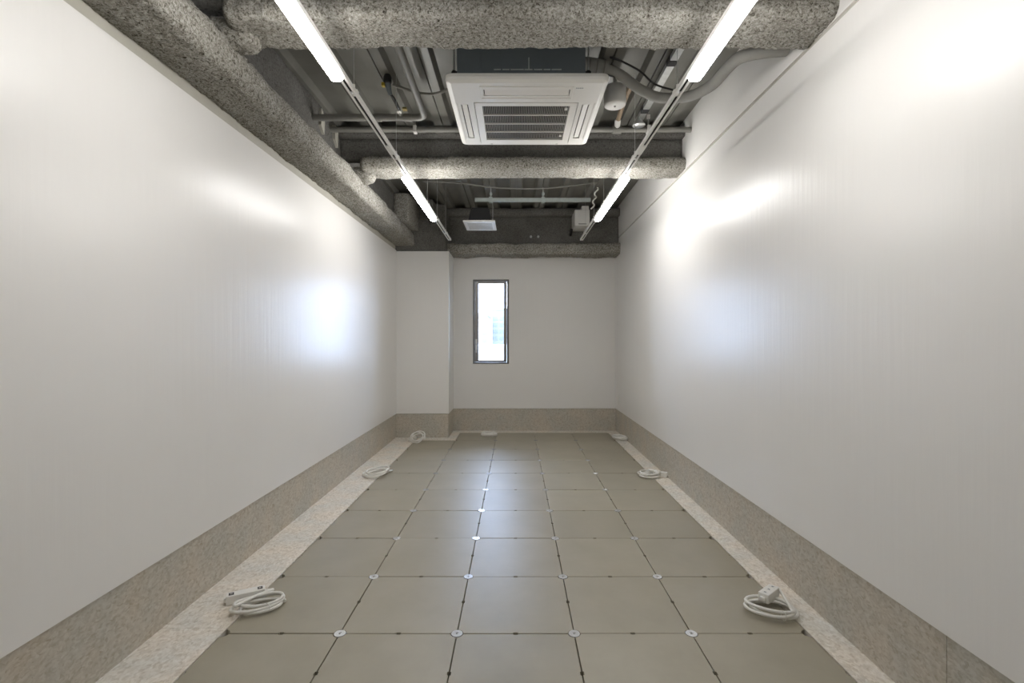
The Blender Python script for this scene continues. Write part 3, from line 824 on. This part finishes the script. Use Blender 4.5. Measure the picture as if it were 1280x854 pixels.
# channel of bright metal along the deck at the right
chn = empty('cable_channel', (0.975, 3.2, EYE + 1.715)); tag(chn, 'bright galvanised channel strip running along the deck on the right', 'channel')
cz = EYE + 1.685
for (a, b) in ((2.36, 2.755), (2.80, 2.95), (3.0, 3.36), (3.40, 3.58), (3.62, 3.80)):
    MB().prism([(0.932, cz), (0.978, cz), (0.978, cz + .03), (0.974, cz + .03), (0.974, cz + .004), (0.936, cz + .004), (0.936, cz + .03), (0.932, cz + .03)], 'y', a, b).build('channel_section', M['galv'], chn)
for a in (2.775, 2.975, 3.38, 3.60):
    MB().box(0.928, 0.982, a - .03, a + .03, cz - .003, cz + .034, .003).build('tie_band', M['black'], chn)
for a in (2.6, 3.2, 3.7):
    MB().tube([(0.955, a, cz + .01), (0.955, a, DECK + .03)], .004, 8).build('hanger_rod', M['galv'], chn)
MB().lathe((0.938, 3.72, cz - 0.055), [(0, 0), (0.045, 0.0), (0.05, 0.008), (0.03, 0.03), (0.012, 0.055)], 20).build('end_plate', M['galv'], chn)

# valve assembly hanging at the left
va = empty('hanging_valve', (-0.852, 3.25, 2.83)); tag(va, 'dark hanging valve assembly with yellow tag beside the left pipe', 'valve')
vx, vy = -0.845, 3.22
MB().lathe((vx, vy, 2.945), [(0, 0), (0.024, 0), (0.027, 0.01), (0.027, 0.04), (0.018, 0.06), (0.008, 0.075), (0, 0.075)], 16).build('cap', M['black'], va)
MB().tube([(vx, vy, 2.955), (vx + .002, vy + .03, 2.92), (vx + .006, vy + .05, 2.895)], [0.020, 0.017, 0.013], 12).build('body', M['ac_body'], va)
MB().box(vx - .038, vx - .018, vy - .014, vy + .014, 2.925, 2.948, .003).build('tag', M['yellow'], va)
MB().tube(smooth_path([(vx + .006, vy + .05, 2.90), (vx + .02, vy + .09, 2.89), (vx + .03, vy + .14, 2.87), (vx + .03, PY - .06, 2.86)], 5), 0.008, 8).build('tail', M['black'], va)
MB().box(vx + .010, vx + .040, PY - .085, PY - .045, PZ + .005, PZ + .03, .004).build('connector', M['white_metal'], va)
MB().box(vx + .050, vx + .082, PY - .085, PY - .05, PZ + .02, PZ + .036, .003).build('lever', M['brass'], va)
MB().tube([(vx + .025, PY - .02, PZ + .01), (vx + .025, PY - .06, PZ + .02)], 0.014, 10).build('spigot', M['pipe'], va)
cd = smooth_path([(vx + .035, vy + .02, 2.945), (-0.76, 3.22, 2.92), (-0.66, 3.24, 2.895), (-0.55, 3.25, 2.89), (-0.44, 3.22, 2.905), (-0.34, 3.2, 2.92)], 7)
tag(MB().tube(cd, 0.0095, 10).build('flexible_conduit', M['hose']), 'pale thin conduit sagging from the valve to the air conditioner', 'conduit')

# ------------------------------------------------------------------ FAR BAY: support channel, fan, junction box
st = empty('support_channel', (0.2, 5.6, 2.86)); tag(st, 'pale green steel support channel hung below the far deck', 'channel')
SY, SZ = 5.60, EYE + 1.585
MB().prism([(SY - .02, SZ), (SY + .02, SZ), (SY + .02, SZ + .04), (SY + .016, SZ + .04), (SY + .016, SZ + .004), (SY - .016, SZ + .004), (SY - .016, SZ + .04), (SY - .02, SZ + .04)], 'x', -0.465, 0.86).build('rail', M['galv_green'], st)
for a in (-0.285, 0.315):
    MB().box(a - .02, a + .02, SY - .03, SY + .03, SZ - .012, SZ + .052, .004).build('clamp', M['galv_green'], st)
    MB().tube([(a, SY, SZ), (a, SY, DECK + .02)], .006, 8).build('rod', M['galv'], st)
    MB().cyl((a, SY, SZ + .075), .016, .03, 8).build('nut', M['galv_green'], st)
fan = empty('ventilation_fan', (-0.406, 5.62, 2.57)); tag(fan, 'ceiling ventilation fan with black body and white square face', 'fan')
FZ = EYE + 1.322
ms = MB(); bmx = bmesh.new(); bmesh.ops.create_cube(bmx, size=1)
x0, x1, y0, y1 = -0.535, -0.270, 5.48, 5.80
for p in bmx.verts:
    k = 0.0 if p.co.z < 0 else 0.03
    p.co = Vector((x0 + k if p.co.x < 0 else x1 - k, y0 + k if p.co.y < 0 else y1 - k, FZ + .008 if p.co.z < 0 else FZ + .175))
bmesh.ops.bevel(bmx, geom=bmx.edges[:], offset=.012, segments=2, affect='EDGES')
ms.bm(bmx); ms.build('fan_body', M['black'], fan)
ff = MB().box(-0.585, -0.228, 5.41, 5.86, FZ - .010, FZ + .008, .005).build('face_plate', M['white_metal'], fan)
for k in range(7):
    yy = 5.50 + .045 * k
    MB().box(-0.545, -0.268, yy, yy + .010, FZ - .0125, FZ - .0095).build('louvre', M['hose'], ff)
for a in (-0.262, ):
    MB().tube([(a, 5.60, FZ + .005), (a, 5.60, SZ - .0005)], .0035, 8).build('hanger_rod', M['galv'], fan)
jb = empty('junction_box', (0.845, 6.38, 2.70)); tag(jb, 'white box fixed to the far beam beside the right track end', 'box')
MB().box(0.752, 0.942, 6.20, 6.545, EYE + 1.452, EYE + 1.655, .006).build('box_body', M['white_metal'], jb)
MB().box(0.800, 0.900, 6.194, 6.201, EYE + 1.468, EYE + 1.480, .001).build('name_plate', M['hose'], jb)
MB().box(0.846, 0.938, 6.24, 6.36, EYE + 1.656, EYE + 1.715, .005).build('terminal_cover', M['cord_body'], jb)
MB().tube([(0.735, 6.42, EYE + 1.45), (0.735, 6.54, EYE + 1.41)], .018, 8).build('gland', M['black'], jb)
cb = smooth_path([(-1.0, 5.3, 2.975), (-0.6, 5.3, 2.955), (-0.25, 5.32, 2.915), (0.2, 5.35, 2.91), (0.55, 5.35, 2.935), (0.9, 5.35, 2.98)], 8)
tag(MB().tube(cb, .007, 8).build('sagging_cable', M['pipe']), 'grey cable sagging across the deck in front of the support channel', 'cable')
tw = []
for k in range(40):
    t = k / 39
    tw.append((0.93 - 0.06 * t + 0.014 * math.sin(t * 17), 5.55 + 0.01 * math.cos(t * 17), 2.99 - 0.25 * t))
tag(MB().tube(tw, .008, 8).build('twisted_cord', M['cord']), 'pale twisted cord dropping from the deck to the junction box', 'cord')

# ------------------------------------------------------------------ WALL SOCKET
ol = empty('wall_socket', (XR, 6.55, 0.455)); tag(ol, 'small white socket plate low on the wall near the far corner', 'socket')
MB().box(XR - .007, XR, 6.515, 6.585, 0.395, 0.515, .003).build('plate', M['outlet'], ol)
for zz in (0.435, 0.475):
    MB().box(XR - .0085, XR - .006, 6.538, 6.562, zz - .013, zz + .013, .001).build('socket', M['cord_body'], ol)

# ------------------------------------------------------------------ POWER STRIPS WITH COILED CORDS
def power_strip(cx, cy, rx, ry, rot, bx, by, brot, blen, label, seed, turns=4, lift=0.0, tilt=(0, 0), black_sockets=False, boxz=0.0, tie=True):
    """coiled cord around (cx,cy) on the floor with its socket box at (bx,by)"""
    R = random.Random(seed)
    e = empty('power_strip', (cx, cy, 0)); tag(e, label, 'power strip', 'coiled power strips on the floor')
    cr = 0.0072
    # cord
    pts = []
    nseg = 26
    ph = R.uniform(0, TAU)
    tot = int(turns * nseg)
    for k in range(tot + 1):
        a = TAU * k / nseg
        turn = k / nseg
        wob = 1 + 0.06 * math.sin(a * 1.37 + ph) - 0.05 * math.sin(turn * 2.3 + ph)
        lay = turn / turns
        x_ = rx * wob * math.cos(a); y_ = ry * wob * math.sin(a)
        z_ = cr + 0.002 + lay * cr * 2.0 * min(turns - 1, 2.2) + 0.004 * (1 + math.sin(a * 2 + ph)) * lay
        # loops slide over each other
        x_ += 0.010 * math.sin(turn * 2.9 + ph); y_ += 0.010 * math.cos(turn * 2.1 + ph)
        p = Vector((x_, y_, z_))
        if tilt != (0, 0):
            p = Matrix.Rotation(tilt[0], 3, 'X') @ Matrix.Rotation(tilt[1], 3, 'Y') @ p
        p = Matrix.Rotation(rot, 3, 'Z') @ p
        pts.append(Vector((cx, cy, lift)) + p)
    # last bit of cord runs to the box
    bd = Vector((math.cos(brot), math.sin(brot), 0))
    tail_in = Vector((bx, by, boxz + 0.02)) + bd * (blen / 2 + 0.004)
    a = pts[-1]
    pts += smooth_path([a, a.lerp(tail_in + bd * 0.03, 0.55) + Vector((0, 0, .006)), tail_in + bd * 0.03, tail_in], 5)[1:]
    zmin = min(p.z for p in pts) - cr
    if zmin < 0.0012:
        pts = [Vector((p.x, p.y, max(p.z, cr + 0.0012))) for p in pts]
    MB().tube(pts, cr, 8).build('cord', M['cord'], e)
    # socket box
    m = Matrix.Translation((bx, by, boxz + 0.001)) @ Matrix.Rotation(brot, 4, 'Z')
    L = blen / 2
    MB().box(-L, L, -0.024, 0.024, 0.0, 0.042, 0.004, 0, m).build('socket_box', M['cord_body'], e)
    n_s = 2 if black_sockets else 3
    for k in range(n_s):
        u = (-L + .022) if (black_sockets and k == 0) else ((L - .022) if black_sockets else (-L + blen * (k + .5) / n_s))
        s = MB().box(u - .011, u + .011, -0.013, 0.013, 0.0395, 0.0428, .001, 0, m)
        so = s.build('socket', M['black'] if black_sockets else M['cord'], e)
        q = MB().box(u - .004, u - .0015, -.005, .005, 0.0426, 0.0434, 0, 0, m).box(u + .0015, u + .004, -.005, .005, 0.0426, 0.0434, 0, 0, m)
        q.build('slot', M['cord_body'] if black_sockets else M['ac_body'], so)
    # strain relief
    MB().tube([m @ Vector((L - .004, 0, .019)), m @ Vector((L + .022, 0, .019))], [.011, .008], 10).build('strain_relief', M['cord_body'], e)
    MB().box(-L - .010, -L + .004, -.012, .012, .010, .028, .003, 0, m).build('end_tab', M['cord_body'], e)
    if tie:
        # wire tie around the bundle
        kk = int(nseg * 0.82)
        near = [pts[q] for q in range(tot) if q % nseg == kk]
        c = sum(near, Vector()) / len(near)
        out = Vector((c.x - cx, c.y - cy, 0)).normalized()
        hw = max(abs((p - c).dot(out)) for p in near) + cr + .002
        hh = max(abs(p.z - c.z) for p in near) + cr + .002
        ring = [c + out * (hw * math.cos(t)) + Vector((0, 0, 1)) * (hh * math.sin(t)) for t in [TAU * k / 14 for k in range(14)]]
        ring = [Vector((p.x, p.y, max(p.z, .003))) for p in ring]
        MB().tube(ring, .0017, 6, 0, True).build('wire_tie', M['white_metal'], e)
    return e

def at(px, py):                      # floor point under a pixel of the photograph
    Y = EYE * F / (py - 425.0)
    return ((px - 644.5) * Y / F, Y)
g1 = at(324, 754); b1 = at(306, 751)
power_strip(-1.192, 2.272, 0.098, 0.055, 0.42, -1.300, 2.352, 0.50, 0.165, 'coiled ivory power strip with black sockets nearest the left wall', 1, 3.6, black_sockets=True)
g2 = at(962, 762); b2 = at(957, 757)
power_strip(g2[0] - 0.008, g2[1] - 0.025, 0.102, 0.075, -0.30, b2[0] + 0.018, b2[1] + 0.005, 0.68, 0.118, 'coiled ivory power strip lying nearest the right wall', 2, 2.9, boxz=0.030)
g3 = at(471, 596); b3 = at(471, 593)
power_strip(g3[0], g3[1], 0.105, 0.075, 0.1, b3[0] + 0.02, b3[1] + 0.05, 0.05, 0.15, 'second coiled power strip along the left board strip', 3, 2.8, lift=0.022, tilt=(0.16, -0.14))
g4 = at(523, 553)
power_strip(g4[0], g4[1], 0.085, 0.072, -0.6, g4[0] - 0.10, g4[1] + 0.10, 1.1, 0.12, 'coiled power strip tipped up before the white pillar', 4, 3.0, lift=0.05, tilt=(0.75, 0.15), tie=False)
g5 = at(612, 546.0)
power_strip(g5[0], g5[1] - 0.02, 0.090, 0.060, 0.1, g5[0] - 0.03, g5[1] + 0.03, 0.15, 0.15, 'coiled power strip on the floor under the window', 5, 3.2, lift=0.016, tilt=(0.15, 0.12))
g6 = at(776, 550.5)
power_strip(g6[0], g6[1], 0.095, 0.080, 0.0, g6[0] + 0.03, g6[1] + 0.02, -0.3, 0.12, 'coiled power strip in the far right corner below the socket plate', 6, 3.0, lift=0.012, tilt=(0.08, 0.05))
g7 = at(812, 595.5)
power_strip(g7[0], g7[1], 0.095, 0.085, 0.2, g7[0] + 0.10, g7[1] - 0.005, -0.5, 0.12, 'coiled power strip midway along the right board strip', 7, 3.2)
